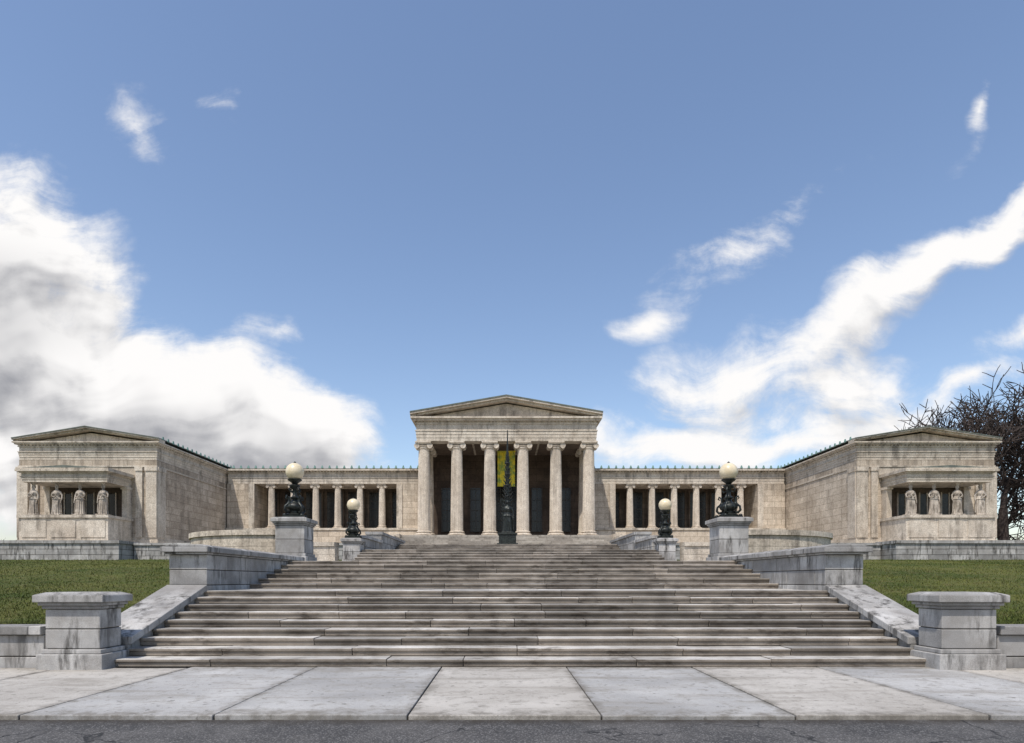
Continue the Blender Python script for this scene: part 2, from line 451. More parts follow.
# ---------------------------------------------------------------- museum building
mus=empty("neoclassical_museum_building")
def column_mesh(name,r,h):
    b=MB()
    b.box(-r*1.35,r*1.35,-r*1.35,r*1.35,0,r*.22)
    prof=[(r*1.28,r*.22),(r*1.36,r*.32),(r*1.30,r*.45),(r*1.12,r*.5),(r*1.1,r*.6),(r*1.2,r*.66),(r*1.22,r*.74),(r*1.1,r*.82),(r*1.02,r*.86)]
    b.lathe(prof,n=40)
    hc=h-r*1.15
    sh=[]
    for i in range(13):
        t=i/12; z=r*.86+(hc-r*.86)*t; sh.append((r*(1-.16*t**1.5),z))
    b.lathe(sh,n=96,rfun=lambda rr,z,a,k: rr*(1-.06*(math.sin(k/96*24*math.pi)**2)**.6))
    rt=r*.84
    b.lathe([(rt*1.0,hc),(rt*1.1,hc+r*.08),(rt*1.02,hc+r*.14),(rt*1.02,hc+r*.3),(rt*1.2,hc+r*.45),(rt*1.2,hc+r*.5)],n=40)
    for sx in (-1,1):
        vz=hc+r*.45; vx=sx*rt*1.22
        b.cyl_y(vx,vz,-rt*1.0,rt*1.0,r*.30,20)
        for yy in (-1,1):
            y0=yy*rt*1.0
            b.tube([(vx+math.cos(q)*r*(.42-.045*q),y0,vz+math.sin(q)*r*(.42-.045*q)) for q in [i*.5 for i in range(17)]],[r*.055]*17,6)
            b.ell((vx,y0,vz),(r*.1,r*.1,r*.1),8,6)
        b.cyl_y(vx,vz,-rt*1.05,-rt*.8,r*.42,20); b.cyl_y(vx,vz,rt*.8,rt*1.05,r*.42,20)
    b.box(-rt*1.35,rt*1.35,-rt*1.02,rt*1.02,hc+r*.68,hc+r*.9)
    b.box(-rt*1.5,rt*1.5,-rt*1.28,rt*1.28,hc+r*.9+.002,h)
    me=b.mesh(name); me.materials.append(M_column)
    return me
big=column_mesh("ionic_column_mesh",.60,8.95)
small=column_mesh("small_ionic_column_mesh",.36,4.72)
for me in (big,small):
    me.polygons.foreach_set("use_smooth",[True]*len(me.polygons)); me.set_sharp_from_angle(angle=R(38))
def place(me,name,x,y,z,rot=0):
    o=bpy.data.objects.new(name,me); scene.collection.objects.link(o); o.location=(x,y,z); o.rotation_euler[2]=rot; o.parent=mus; return o

wall=MB(); trim=MB(); dark=MB(); glass=MB(); frame=MB(); roof=MB(); cop=MB(); porchw=MB(); ceil=MB(); pst=MB(); niche=MB()
def entab(x0,x1,y0,y1,z0,z1,dent=.28,ov=.45):
    if x0>x1: x0,x1=x1,x0
    h=z1-z0
    lv=[(0,.14,.0),(.14,.28,.03),(.28,.42,.06),(.42,.46,.12),(.46,.72,.02),(.72,.78,.10)]
    for a,c,o in lv: trim.box(x0-o,x1+o,y0-o,y1+o,z0+a*h+(.001),z0+c*h)
    zd0=z0+.78*h; zd1=z0+.84*h
    trim.box(x0-.04,x1+.04,y0-.04,y1+.04,zd0+.001,zd1)
    n=int((x1-x0)/dent)
    for i in range(n):
        xx=x0+(x1-x0)*(i+.25)/n; trim.box(xx,xx+(x1-x0)/n*.5,y0-.17,y0-.045,zd0+.005,zd1-.002)
    n=int((y1-y0)/dent)
    for i in range(n):
        yy=y0+(y1-y0)*(i+.25)/n; w=(y1-y0)/n*.5
        trim.box(x0-.17,x0-.045,yy,yy+w,zd0+.005,zd1-.002); trim.box(x1+.045,x1+.17,yy,yy+w,zd0+.005,zd1-.002)
    trim.box(x0-ov*.7,x1+ov*.7,y0-ov*.7,y1+ov*.7,zd1+.001,z0+.92*h)
    trim.box(x0-ov,x1+ov,y0-ov,y1+ov,z0+.92*h+.001,z1)
def antefix(x,y,z,ax=True):
    w,d=(.13,.05) if ax else (.05,.13)
    cop.hexa([(x-w,y-d,z),(x+w,y-d,z),(x+w,y+d,z),(x-w,y+d,z)],[(x-w*.35,y-d*.6,z+.28),(x+w*.35,y-d*.6,z+.28),(x+w*.35,y+d*.6,z+.28),(x-w*.35,y+d*.6,z+.28)])
def gable(xc,half,ze,zp,y0,y1,t=.32,ov=.45):
    trim.prism([(xc-half+.3,ze-.02),(xc+half-.3,ze-.02),(xc,zp-.15)],y0+.35,y1)
    for s in (-1,1):
        def q(lo,hi):
            P=[(xc+s*half,ze+lo),(xc,zp+lo),(xc,zp+hi),(xc+s*half,ze+hi)]
            if s>0: P=P[::-1]
            return P
        trim.prism(q(0.002,t*.45),y0-ov*.55,y0+.6)
        trim.prism(q(t*.45+.002,t*.85),y0-ov,y0+.6)
        roof.prism(q(t*.85+.003,t*1.12),y0-ov-.05,y1+.2)
        L=y1-y0
        n=int(L/.8)
        for i in range(n):
            yy=y0+.3+i*.8
            roof.prism(q(t*1.12,t*1.12+.06),yy,yy+.12)
            antefix(xc+s*(half-.04),yy+.06,ze+t*.9,False)
Zp=5.72; PT=Zp+8.95
for x in (-7.83,-4.7,-1.57,1.57,4.7,7.83): place(big,"ionic_column",x,57,Zp)
for s in (-1,1): place(big,"ionic_column",s*7.83,60.1,Zp)
entab(-8.45,8.45,56.4,64,PT,PT+2.2,dent=.32,ov=.5)
for i in range(7):
    x0=-7.3+i*2.1; ceil.box(x0,x0+1.9,57.7,62.5,PT-.06,PT-.004)
gable(0,9.0,PT+2.205,PT+3.75,56.4,80,t=.4,ov=.55)
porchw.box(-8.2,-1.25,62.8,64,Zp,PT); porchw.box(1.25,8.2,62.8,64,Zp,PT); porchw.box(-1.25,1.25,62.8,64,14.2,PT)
for s in (-1,1):
    a,b_=sorted((s*8.2,s*8.72)); wall.box(a,b_,61.9,80,Zp,PT)
    a,b_=sorted((s*1.25,s*1.6)); trim.box(a,b_,62.55,62.8,Zp,14.2)
    for k in (3.2,6.2):
        a,b_=sorted((s*(k-.55),s*(k+.55))); glass.box(a,b_,62.7,62.795,Zp+.9,11.2)
        for kk in (-.55,0,.5):
            frame.box(s*k+kk,s*k+kk+.07,62.64,62.70,Zp+.9,11.2)
        for zz in np.arange(Zp+.9,11.3,1.1): frame.box(s*k-.6,s*k+.6,62.645,62.699,zz,zz+.07)
glass.box(-1.24,1.24,63.2,63.3,Zp,14.19)
for k in range(5): xx=-1.2+k*.58; frame.box(xx,xx+.08,63.1,63.19,Zp,14.19)
for k in range(8): zz=Zp+.1+k*1.0; frame.box(-1.24,1.24,63.11,63.189,zz,zz+.09)
wall.box(-8.7,8.7,64.01,85,4.06,PT-.01)
n=10
for i in range(n):
    zt=4.06+(Zp-4.06)*(i+1)/n; yy=51.2+i*.42
    x=-9.6
    while x<9.6:
        L=random.uniform(1.8,3.2)
        if x+L>8.9: L=9.6-x
        pst.box(x+.005,x+L-.005,yy,yy+.46 if i<n-1 else 63,zt-.164,zt+random.uniform(-.003,.003)); x+=L
for s in (-1,1):
    a,b_=sorted((s*9.62,s*10.7)); trim.box(a,b_,51.0,63,4.06,5.2); trim.box(a-.06,b_+.06,50.9,63.05,5.203,5.4)
    a,b_=sorted((s*9.62,s*10.4)); trim.box(a,b_,54,63,5.403,5.75)
Zc=13.33; Zb=7.1
PX=35.3
for s in (-1,1):
    cols=[13.25+2.365*i for i in range(6)]
    for x in cols: place(small,"colonnade_column",s*x,64.2,Zb)
    def bx(m,xa,xb,*r):
        a,c_=sorted((s*xa,s*xb)); m.box(a,c_,*r)
    bx(wall,8.75,29.6,63.5,68.5,4.06,Zb-.22)
    bx(trim,8.73,29.62,63.38,63.5,4.06,4.9)
    bx(trim,8.75,29.6,63.4,68.4,Zb-.217,Zb-.003)
    bx(wall,8.75,11.6,63.7,67.4,Zb,11.82)
    bx(wall,26.7,29.6,63.7,67.4,Zb,11.82)
    bx(trim,11.0,11.605,63.6,63.69,Zb,11.8); bx(trim,26.69,27.3,63.6,63.69,Zb,11.8)
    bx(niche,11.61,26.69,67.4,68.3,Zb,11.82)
    for i in range(7):
        xc=12.07+2.365*i
        if i==0: xc=12.2
        if i==6: xc=26.1
        w=.5 if i in (0,6) else .86
        bx(glass,xc-w,xc+w,67.25,67.39,Zb+.1,11.4)
        bx(frame,xc-.04,xc+.04,67.18,67.24,Zb+.1,11.4)
        for zz in (Zb+1.3,Zb+2.4,Zb+3.3): bx(frame,xc-w,xc+w,67.185,67.239,zz,zz+.06)
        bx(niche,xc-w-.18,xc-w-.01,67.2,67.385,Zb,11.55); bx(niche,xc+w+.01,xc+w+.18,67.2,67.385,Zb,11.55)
    xa,xb=sorted((s*9.3,s*29.0))
    z0=11.83;h=1.5
    for a,c_,o in [(0,.2,0),(.2,.4,.03),(.4,.46,.1),(.46,.74,.02),(.74,.8,.1),(.88,1.0,.45)]:
        trim.box(xa-.55,xb+.55,63.75-o,68,z0+a*h+.001,z0+c_*h)
    trim.box(xa-.55,xb+.55,63.71,68,z0+.8*h+.001,z0+.88*h)
    nd=60
    for i in range(nd):
        xx=xa+(xb-xa)*(i+.2)/nd; trim.box(xx,xx+.16,63.54,63.705,z0+.805*h,z0+.878*h)
    bx(roof,9.2,29.2,63.5,80,Zc+.002,Zc+.1)
    for i in range(26): antefix(s*(9.3+i*.78),63.45,Zc+.1)
    bx(cop,9.2,29.2,66,80,Zc+.102,Zc+.42)
    bx(wall,9.0,29.5,68.51,86,4.06,11.82)
    # --- pavilion
    xc=s*35.6; hw=5.85
    wall.box(xc-hw,xc+hw,51,74,4.06,11.82)
    trim.box(xc-hw-.18,xc+hw+.18,50.82,74.1,4.06,5.0); trim.box(xc-hw-.1,xc+hw+.1,50.9,74.05,5.003,5.2)
    trim.box(xc-hw-.06,xc+hw+.06,50.94,74.05,11.2,11.33)
    entab(xc-hw+.02,xc+hw-.02,51.02,74,11.825,Zc,dent=.3,ov=.38)
    gable(xc,hw+.36,Zc+.003,Zc+1.0,51.02,74,t=.26,ov=.4)
    for k in (-1,1):
        for (o,w) in ((0,.85),(1.15,.55)):
            xo=xc+k*(hw-o); a,b_=sorted((xo+k*.07 if o==0 else xo,xo-k*w)); trim.box(a,b_,50.82,50.995,5.2,11.2)
            trim.box(a-.05,b_+.05,50.75,50.99,10.85,11.18)
        xs_=xc+k*hw
        for yy in (51.0,72.6,):
            a,b_=sorted((xs_+k*.005,xs_+k*.14)); trim.box(a,b_,yy,yy+1.1,5.2,11.19)
            a,b_=sorted((xs_+k*.005,xs_+k*.19)); trim.box(a,b_,yy-.02,yy+1.15,10.85,11.185)
    ph=3.55; xc=s*PX
    trim.box(xc-ph-.12,xc+ph+.12,47.6,50.8,4.06,4.75); trim.box(xc-ph,xc+ph,47.75,50.9,4.753,6.55); trim.box(xc-ph-.1,xc+ph+.1,47.62,50.9,6.553,6.78)
    for k in (-1,0,1): trim.box(xc+k*2.35-.98,xc+k*2.35+.98,47.70,47.745,5.0,6.35)
    for (a,b_,o) in ((9.42,9.62,0),(9.62,9.82,.04),(9.82,9.9,.1),(9.9,10.14,.02),(10.14,10.24,.14),(10.24,10.42,.32),(10.42,10.52,.26)):
        trim.box(xc-ph+.15-o,xc+ph-.15+o,47.85-o,50.99,a+.001,b_)
    for i in range(28):
        xx=xc-3.4+i*.25; trim.box(xx,xx+.12,47.74,47.82,10.15,10.235)
    roof.prism([(xc-3.6,10.522),(xc+3.6,10.522),(xc,10.75)],47.7,50.98)
    for k in (-1,1):
        trim.box(xc+k*3.25-.22,xc+k*3.25+.22,50.3,50.99,6.78,9.42)
        trim.box(xc+k*3.25-.29,xc+k*3.25+.29,50.2,50.98,9.2,9.41)
    niche.box(xc-3.0,xc+3.0,50.93,50.99,6.79,9.41)
    for k in (-1,0,1):
        glass.box(xc+k*1.85-.28,xc+k*1.85+.28,50.86,50.92,7.1,8.9)
        for q in (-.36,.29): trim.box(xc+k*1.85+q,xc+k*1.85+q+.07,50.8,50.92,6.9,9.0)
obj("ashlar_walls",wall,M_marble,mus); obj("entablature_and_trim",trim,M_marble2,mus); obj("window_glass",glass,M_glass,mus)
obj("window_frames",frame,M_frame,mus); obj("roof",roof,M_roof,mus); obj("copper_antefixes",cop,M_copper,mus)
obj("recessed_porch_walls",porchw,M_shadewall,mus); obj("porch_ceiling",ceil,M_ceiling,mus); obj("portico_steps",pst,M_stepold,mus,bevel=.012)
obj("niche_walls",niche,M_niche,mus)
b=MB(); nn=24
for i in range(nn+1):
    x=-.85+1.7*i/nn; yv=58.6+.05*math.sin(i*1.1)
    for zz in (10.8,14.1): b.v.append((x,yv,zz))
for i in range(nn): b.f.append((i*2,i*2+2,i*2+3,i*2+1))
b.box(-.92,.92,58.55,58.65,14.1,14.2); b.box(-.88,.88,58.56,58.64,10.74,10.8)
for x in (-.8,.8): b.box(x-.02,x+.02,58.58,58.62,14.2,PT)
obj("hanging_banner",b,M_banner)

# ---------------------------------------------------------------- caryatids
def draped_figure(raise_arm=False):
    b=MB()
    tab=[(0,.33,.27,.034),(.08,.31,.26,.036),(.35,.275,.225,.036),(.7,.262,.205,.032),(.98,.27,.20,.022),(1.08,.262,.195,.014),(1.10,.305,.235,.018),(1.2,.25,.18,.012),
         (1.34,.19,.15,.008),(1.46,.225,.175,.006),(1.56,.25,.185,.004),(1.66,.262,.155,.002),(1.72,.235,.125,0),(1.76,.15,.095,0),(1.79,.085,.08,0),(1.88,.065,.068,0),(1.96,.07,.075,0)]
    n=64; vs=[];fs=[]
    for (z,rx,ry,am) in tab:
        for k in range(n):
            a=2*math.pi*k/n
            f=1+am/.27*(math.sin(a*13+z*.6)+.5*math.sin(a*7+1+z))
            x=rx*math.cos(a)*f; y=ry*math.sin(a)*f
            if .3<z<.9 and math.sin(a)<0:
                y-=.06*math.exp(-((x-.1)/.08)**2)*math.sin((z-.3)/.6*math.pi)
            if 1.44<z<1.6 and math.sin(a)<0:
                y-=.045*(math.exp(-((x-.1)/.06)**2)+math.exp(-((x+.1)/.06)**2))
            vs.append((x,y,z))
    for i in range(len(tab)-1):
        for k in range(n):
            k2=(k+1)%n; fs.append((i*n+k,i*n+k2,(i+1)*n+k2,(i+1)*n+k))
    fs.append(tuple(range(n-1,-1,-1))); fs.append(tuple((len(tab)-1)*n+k for k in range(n)))
    b.add(vs,fs)
    b.ell((0,-.01,2.02),(.088,.105,.13)); b.ell((0,-.105,2.0),(.018,.03,.03),8,6); b.ell((0,-.085,1.94),(.045,.03,.03),8,6)
    b.ell((0,.03,2.06),(.115,.12,.10)); b.ell((0,.12,2.0),(.06,.06,.07),10,8)
    for sx in (-1,1): b.ell((sx*.1,.0,1.97),(.03,.05,.1),8,6)
    if raise_arm:
        b.tube([(-.24,0,1.66),(-.36,-.05,1.78),(-.42,-.12,2.0),(-.40,-.16,2.25)],[.075,.06,.05,.035],10)
    else:
        b.tube([(-.23,0,1.66),(-.34,.0,1.42),(-.33,-.06,1.26),(-.20,-.24,1.36),(-.10,-.27,1.48)],[.075,.06,.055,.045,.035],10)
        b.ell((-.07,-.27,1.5),(.05,.04,.05),8,6)
        b.tube([(-.02+.13*math.cos(q),-.29,1.38+.13*math.sin(q)) for q in [i*math.pi/6 for i in range(13)]],[.028]*13,6)
    b.tube([(.23,0,1.66),(.35,.02,1.4),(.37,-.02,1.15),(.35,-.10,.98)],[.075,.06,.05,.033],10)
    b.ell((.35,-.11,.93),(.035,.04,.07),8,6)
    for q in range(4): b.tube([(.33+.015*q,-.12,.9),(.33+.015*q,-.14,.82)],[.012,.009],6)
    for q in range(5):
        b.tube([(.26+.02*q,.06-.03*q,1.0),(.28+.02*q,.05-.03*q,.6),(.27+.025*q,.04-.03*q,.15)],[.02,.026,.03],8)
    if not raise_arm:
        b.lathe([(.10,2.13),(.12,2.18),(.17,2.24),(.2,2.28)],n=24); b.box(-.26,.26,-.26,.26,2.27,2.37)
    b.box(-.38,.38,-.32,.32,-.06,.03)
    me=b.mesh("draped_figure_tmp"); o=bpy.data.objects.new("tmp",me); scene.collection.objects.link(o)
    m=o.modifiers.new("r","REMESH"); m.mode='VOXEL'; m.voxel_size=.014; m.use_smooth_shade=True
    m2=o.modifiers.new("s","SMOOTH"); m2.iterations=1; m2.factor=.5
    dg=bpy.context.evaluated_depsgraph_get(); me2=bpy.data.meshes.new_from_object(o.evaluated_get(dg))
    bpy.data.objects.remove(o); return me2
fig=draped_figure(); fig.name="caryatid_mesh"; fig.materials.clear(); fig.materials.append(M_statue)
for s in (-1,1):
    for i,k in enumerate((-1.5,-.5,.5,1.5)):
        o=bpy.data.objects.new("caryatid_statue",fig); scene.collection.objects.link(o)
        o.location=(s*PX+k*1.87,48.3,6.86); o.scale=(1.12*(1 if k<0 else -1),1.12,1.115); o.rotation_euler[2]=R(random.uniform(-8,8))

sc=empty("bronze_sculpture",(0,43.2,4.05))
fig2=draped_figure(True); fig2.name="bronze_figure"; fig2.materials.clear(); fig2.materials.append(M_bronze)
b=MB(); b.box(-.75,.75,-.6,.6,0,.18); b.box(-.62,.62,-.5,.5,.182,.78); b.box(-.7,.7,-.56,.56,.782,.9); obj("plinth",b,M_bronze,sc,bevel=.02)
o=obj("figure",fig2,M_bronze,sc); o.location=(0,-.1,.95); o.scale=(1.12,1.12,1.08)
b=MB(); b.tube([(.0,.25,.9),(.0,.25,4),(0,.25,6.2),(0,.25,8.4)],[.16,.14,.09,.03],10)
for i in range(34):
    z=1.6+i*.15; r=.42*(1-(i/34)**1.4)+.09; a=i*1.2
    for q in range(3):
        aa=a+q*2.094; b.tube([(0,.25,z),(r*.6*math.cos(aa),.25+r*.6*math.sin(aa),z+.05),(r*math.cos(aa),.25+r*math.sin(aa),z+.24)],[.06,.05,.015],6)
for z in (3.6,4.4,5.2,6.0): b.ell((0,.25,z),(.2,.2,.12),12,8)
obj("spire",b,M_bronze,sc)

# ---------------------------------------------------------------- globe lamps
def lamp_parts():
    b=MB()
    b.box(-.36,.36,-.36,.36,0,.07)
    b.lathe([(.33,.07),(.34,.12),(.24,.17),(.19,.2),(.19,.26),(.27,.32),(.31,.40),(.29,.48),(.18,.56),(.11,.62),(.10,.68),(.17,.72),(.18,.76),(.10,.80),(.075,.86),(.07,1.0),(.085,1.05),(.16,1.12),(.20,1.19),(.17,1.22),(.09,1.25),(.12,1.30),(.23,1.38),(.26,1.42),(.24,1.44)],n=28,rfun=lambda r,z,a,k:r*(1+.06*math.cos(a*14)) if .28<z<.56 else r)
    for i in range(4):
        a=math.pi/4+i*math.pi/2; c,s_=math.cos(a),math.sin(a)
        P=[(.20,.22),(.34,.20),(.42,.28),(.40,.42),(.30,.50),(.24,.60),(.26,.74),(.34,.80),(.37,.72),(.31,.68)]
        b.tube([(c*r,s_*r,z) for r,z in P],[.045,.05,.045,.04,.04,.038,.035,.032,.025,.015],8)
        b.ell((c*.42,s_*.42,.09),(.075,.075,.06),8,6)
        P=[(.08,1.0),(.18,.96),(.24,1.04),(.20,1.12),(.14,1.10)]
        b.tube([(c*r,s_*r,z) for r,z in P],[.025,.028,.026,.022,.012],8)
        b.ell((c*.24,s_*.24,.52),(.06,.06,.09),8,6)
    g=MB(); g.ell((0,0,1.71),(.325,.325,.325),36,24); 
    t=MB(); t.lathe([(.06,2.02),(.05,2.05),(.015,2.09)],n=12)
    return b,g,t
lb,lg,lt=lamp_parts(); lbm=lb.mesh("lamp_base_mesh"); lgm=lg.mesh("lamp_globe_mesh"); ltm=lt.mesh("lamp_finial_mesh")
for s in (-1,1):
    for (y,z) in ((22.08,3.87),(30.72,3.73)):
        e=empty("globe_lamp",(s*7.98,y,z)); e.rotation_euler[2]=R(random.uniform(-10,10))
        obj("bronze_base",lbm,M_bronze,e,smooth=True,angle=45); obj("glass_globe",lgm,M_globe,e,smooth=True); obj("finial",ltm,M_bronze,e)

# ---------------------------------------------------------------- grass blades
rng=np.random.default_rng(3)
N=90000
u=rng.random(N); yy=11.5+ (43-11.5)*u**1.6
side=rng.choice([-1,1],N)
xx=side*(8.75+rng.random(N)*(yy*.9+4-8.75).clip(1.5))
zz=np.array([lawn_z(v) for v in yy])
zz+=np.where(yy>12,.05*np.sin(xx*.7+yy*.3)*np.sin(yy*.45),0)-.01
h=rng.uniform(.025,.075,N)*(1+.01*yy); w=rng.uniform(.004,.009,N)*(1+yy*.06); an=rng.uniform(0,6.283,N); lx=rng.normal(0,.03,N); ly=rng.normal(0,.03,N)
V=np.empty((N,3,3)); V[:,0]=np.stack([xx-w*np.cos(an),yy-w*np.sin(an),zz],1); V[:,1]=np.stack([xx+w*np.cos(an),yy+w*np.sin(an),zz],1); V[:,2]=np.stack([xx+lx,yy+ly,zz+h],1)
me=bpy.data.meshes.new("grass"); me.vertices.add(N*3); me.vertices.foreach_set("co",V.reshape(-1)); me.loops.add(N*3); me.loops.foreach_set("vertex_index",np.arange(N*3))
me.polygons.add(N); me.polygons.foreach_set("loop_start",np.arange(0,N*3,3)); me.update(calc_edges=True); me.materials.append(M_blade)
o=bpy.data.objects.new("lawn_grass",me); scene.collection.objects.link(o)

# ---------------------------------------------------------------- bare trees
def tree(name,height,seed,levels=6,spread=1.0,halfw=None):
    rnd=random.Random(seed); b=MB()
    def grow(p,d,L,r,lv):
        pts=[p]; rad=[r]; q=p; dd=d.copy(); ns=4 if lv>2 else 3
        for i in range(ns):
            dd=(dd+Vector((rnd.uniform(-1,1),rnd.uniform(-1,1),rnd.uniform(-.6,.7)))*.19*(1 if lv<levels else .4)).normalized()
            q=q+dd*(L/ns); pts.append(q); rad.append(r*(1-.38*(i+1)/ns))
        b.tube(pts,rad,8 if lv>=levels-1 else (5 if lv>2 else 3))
        if lv==0: return
        k=rnd.choice((4,5)) if lv>=levels-1 else rnd.choice((2,3,3,4))
        for c in range(k):
            t=1.0 if c==0 else rnd.uniform(.4,1.0)
            idx=min(ns,max(1,round(t*ns))); bp=pts[idx]
            ax=dd.orthogonal().normalized(); ax.rotate(Matrix.Rotation(rnd.uniform(0,6.28),3,dd))
            ang=rnd.uniform(.15,.4) if c==0 else rnd.uniform(.5,1.1)*spread
            nd=dd.copy(); nd.rotate(Matrix.Rotation(ang,3,ax))
            nd.z+=.04 if lv>2 else -.03; nd.normalize()
            grow(bp,nd,L*rnd.uniform(.68,.88)*(1 if c==0 else .95),max(rad[idx]*(.8 if c==0 else rnd.uniform(.5,.7)),height*.0016),lv-1)
    grow(Vector((0,0,0)),Vector((0,0,1)),height*.2,height*.021,levels)
    A=np.array([tuple(v) for v in b.v]); k=height/A[:,2].max()
    hx=np.percentile(np.hypot(A[:,0],A[:,1]),97)
    kx=k if halfw is None else halfw/hx
    b.v=[(v[0]*kx,v[1]*kx,v[2]*k) for v in b.v]
    me=b.mesh(name); me.materials.append(M_bark); return me
t1=tree("bare_tree_mesh",22.5,23,7,1.1,halfw=13)
o=bpy.data.objects.new("bare_tree",t1); scene.collection.objects.link(o); o.location=(57.5,69,3.1); o.rotation_euler[2]=R(40)
o=bpy.data.objects.new("bare_tree",t1); scene.collection.objects.link(o); o.location=(64.5,80,3.1); o.rotation_euler[2]=R(190); o.scale=(1,1,1.1)
t2=tree("bare_tree_mesh_b",9,5,5,1.1)
dt=empty("distant_trees")
for (x,y,s_) in ((-98,112,1.1),(-104,115,1.0),(-112,118,1.3),(-92,122,.9),(108,122,1.0),(116,125,1.2),(101,118,.8),(124,120,1.1),(132,126,1.2),(-122,124,1.2),(95,110,.8),(104,112,.9),(112,114,1.0)):
    o=bpy.data.objects.new("tree_crown",t2); scene.collection.objects.link(o); o.parent=dt; o.location=(x,y,3.0); o.scale=(s_,)*3; o.rotation_euler[2]=random.uniform(0,6)

# ---------------------------------------------------------------- sky
SUN=Vector((-.20,-.42,.83)).normalized()
el=math.asin(SUN.z); az=math.atan2(SUN.x,SUN.y)
w=bpy.data.worlds.new("World"); scene.world=w; w.use_nodes=True; nt=w.node_tree; nt.nodes.clear()
w.cycles.sampling_method='MANUAL'; w.cycles.sample_map_resolution=256
blobs=[(-.88,.53,.17,.15,0,.95),(-.82,.40,.24,.13,-20,1.0),(-.58,.28,.22,.10,-18,1.0),(-.36,.23,.14,.10,-10,.92),(-.80,.22,.36,.12,0,1.0),(-.42,.16,.3,.05,0,.75),
 (.68,.51,.30,.046,31,.78),(.37,.35,.13,.06,12,.72),(.54,.325,.13,.045,5,.72),(.86,.62,.14,.045,28,.76),
 (.36,.53,.16,.05,20,.50),(.50,.62,.13,.03,30,.47),(.79,.80,.13,.03,62,.455),
 (-.61,.775,.10,.045,-40,.44),(-.49,.80,.07,.035,-50,.44),(-.40,.42,.10,.035,10,.42),(.24,.43,.07,.025,15,.46),
 (.27,.235,.17,.05,0,.76),(.54,.235,.24,.04,3,.74),(.77,.32,.18,.03,18,.68),(.86,.4,.12,.025,15,.5)]
def make_group(name,det):
    g=bpy.data.node_groups.new(name,"ShaderNodeTree")
    g.interface.new_socket("P",in_out='INPUT',socket_type='NodeSocketVector'); g.interface.new_socket("D",in_out='OUTPUT',socket_type='NodeSocketFloat')
    gi=g.nodes.new('NodeGroupInput'); go=g.nodes.new('NodeGroupOutput')
    def gm(op,a,b=0,clamp=False):
        x=g.nodes.new('ShaderNodeMath'); x.operation=op; x.use_clamp=clamp
        for i,v in enumerate((a,b)):
            if isinstance(v,(int,float)): x.inputs[i].default_value=v
            else: g.links.new(v,x.inputs[i])
        return x.outputs[0]
    def gnoise(vec,scale,detail,rough,dist=0):
        x=g.nodes.new('ShaderNodeTexNoise'); x.inputs['Scale'].default_value=scale; x.inputs['Detail'].default_value=detail; x.inputs['Roughness'].default_value=rough; x.inputs['Distortion'].default_value=dist
        g.links.new(vec,x.inputs['Vector']); return x
    nz=gnoise(gi.outputs[0],3.6,2,.6)
    s1=g.nodes.new('ShaderNodeVectorMath'); s1.operation='SUBTRACT'; g.links.new(nz.outputs[1],s1.inputs[0]); s1.inputs[1].default_value=(.5,.5,.5)
    s2=g.nodes.new('ShaderNodeVectorMath'); s2.operation='SCALE'; g.links.new(s1.outputs[0],s2.inputs[0]); s2.inputs['Scale'].default_value=.22
    s3=g.nodes.new('ShaderNodeVectorMath'); s3.operation='ADD'; g.links.new(gi.outputs[0],s3.inputs[0]); g.links.new(s2.outputs[0],s3.inputs[1])
    flat=g.nodes.new('ShaderNodeVectorMath'); flat.operation='MULTIPLY'; g.links.new(s3.outputs[0],flat.inputs[0]); flat.inputs[1].default_value=(1,1,0)
    acc=None
    for (u,v,ru,rv,rot,amp) in blobs:
        if det<6 and amp<.7: continue
        m=g.nodes.new('ShaderNodeMapping'); m.vector_type='TEXTURE'; m.inputs['Location'].default_value=(u,v,0); m.inputs['Rotation'].default_value=(0,0,R(rot)); m.inputs['Scale'].default_value=(ru*1.8,rv*1.8,1)
        g.links.new(flat.outputs[0],m.inputs[0])
        l=g.nodes.new('ShaderNodeVectorMath'); l.operation='LENGTH'; g.links.new(m.outputs[0],l.inputs[0])
        r=gm('MULTIPLY',gm('SUBTRACT',1,l.outputs['Value'],clamp=True),amp*1.25)
        acc=r if acc is None else gm('ADD',gm('MAXIMUM',acc,r),gm('MULTIPLY',gm('MINIMUM',acc,r),.3))
    f1=gnoise(gi.outputs[0],5.5,det,.64,.15)
    mp=g.nodes.new('ShaderNodeMapping'); mp.inputs['Rotation'].default_value=(0,0,R(-33)); mp.inputs['Scale'].default_value=(1,3.6,1); g.links.new(s3.outputs[0],mp.inputs[0])
    f2=gnoise(mp.outputs[0],5,max(2,det-3),.64)
    fb=gm('ADD',gm('MULTIPLY',gm('SUBTRACT',f1.outputs[0],.5),2.1),gm('MULTIPLY',gm('SUBTRACT',f2.outputs[0],.5),1.3))
    D=gm('SUBTRACT',gm('ADD',acc,gm('MULTIPLY',fb,gm('ADD',gm('MINIMUM',acc,.55),.16))),.36)
    g.links.new(D,go.inputs[0]); return g
G0=make_group("cloud_density",9); G1=make_group("cloud_density_soft",3)

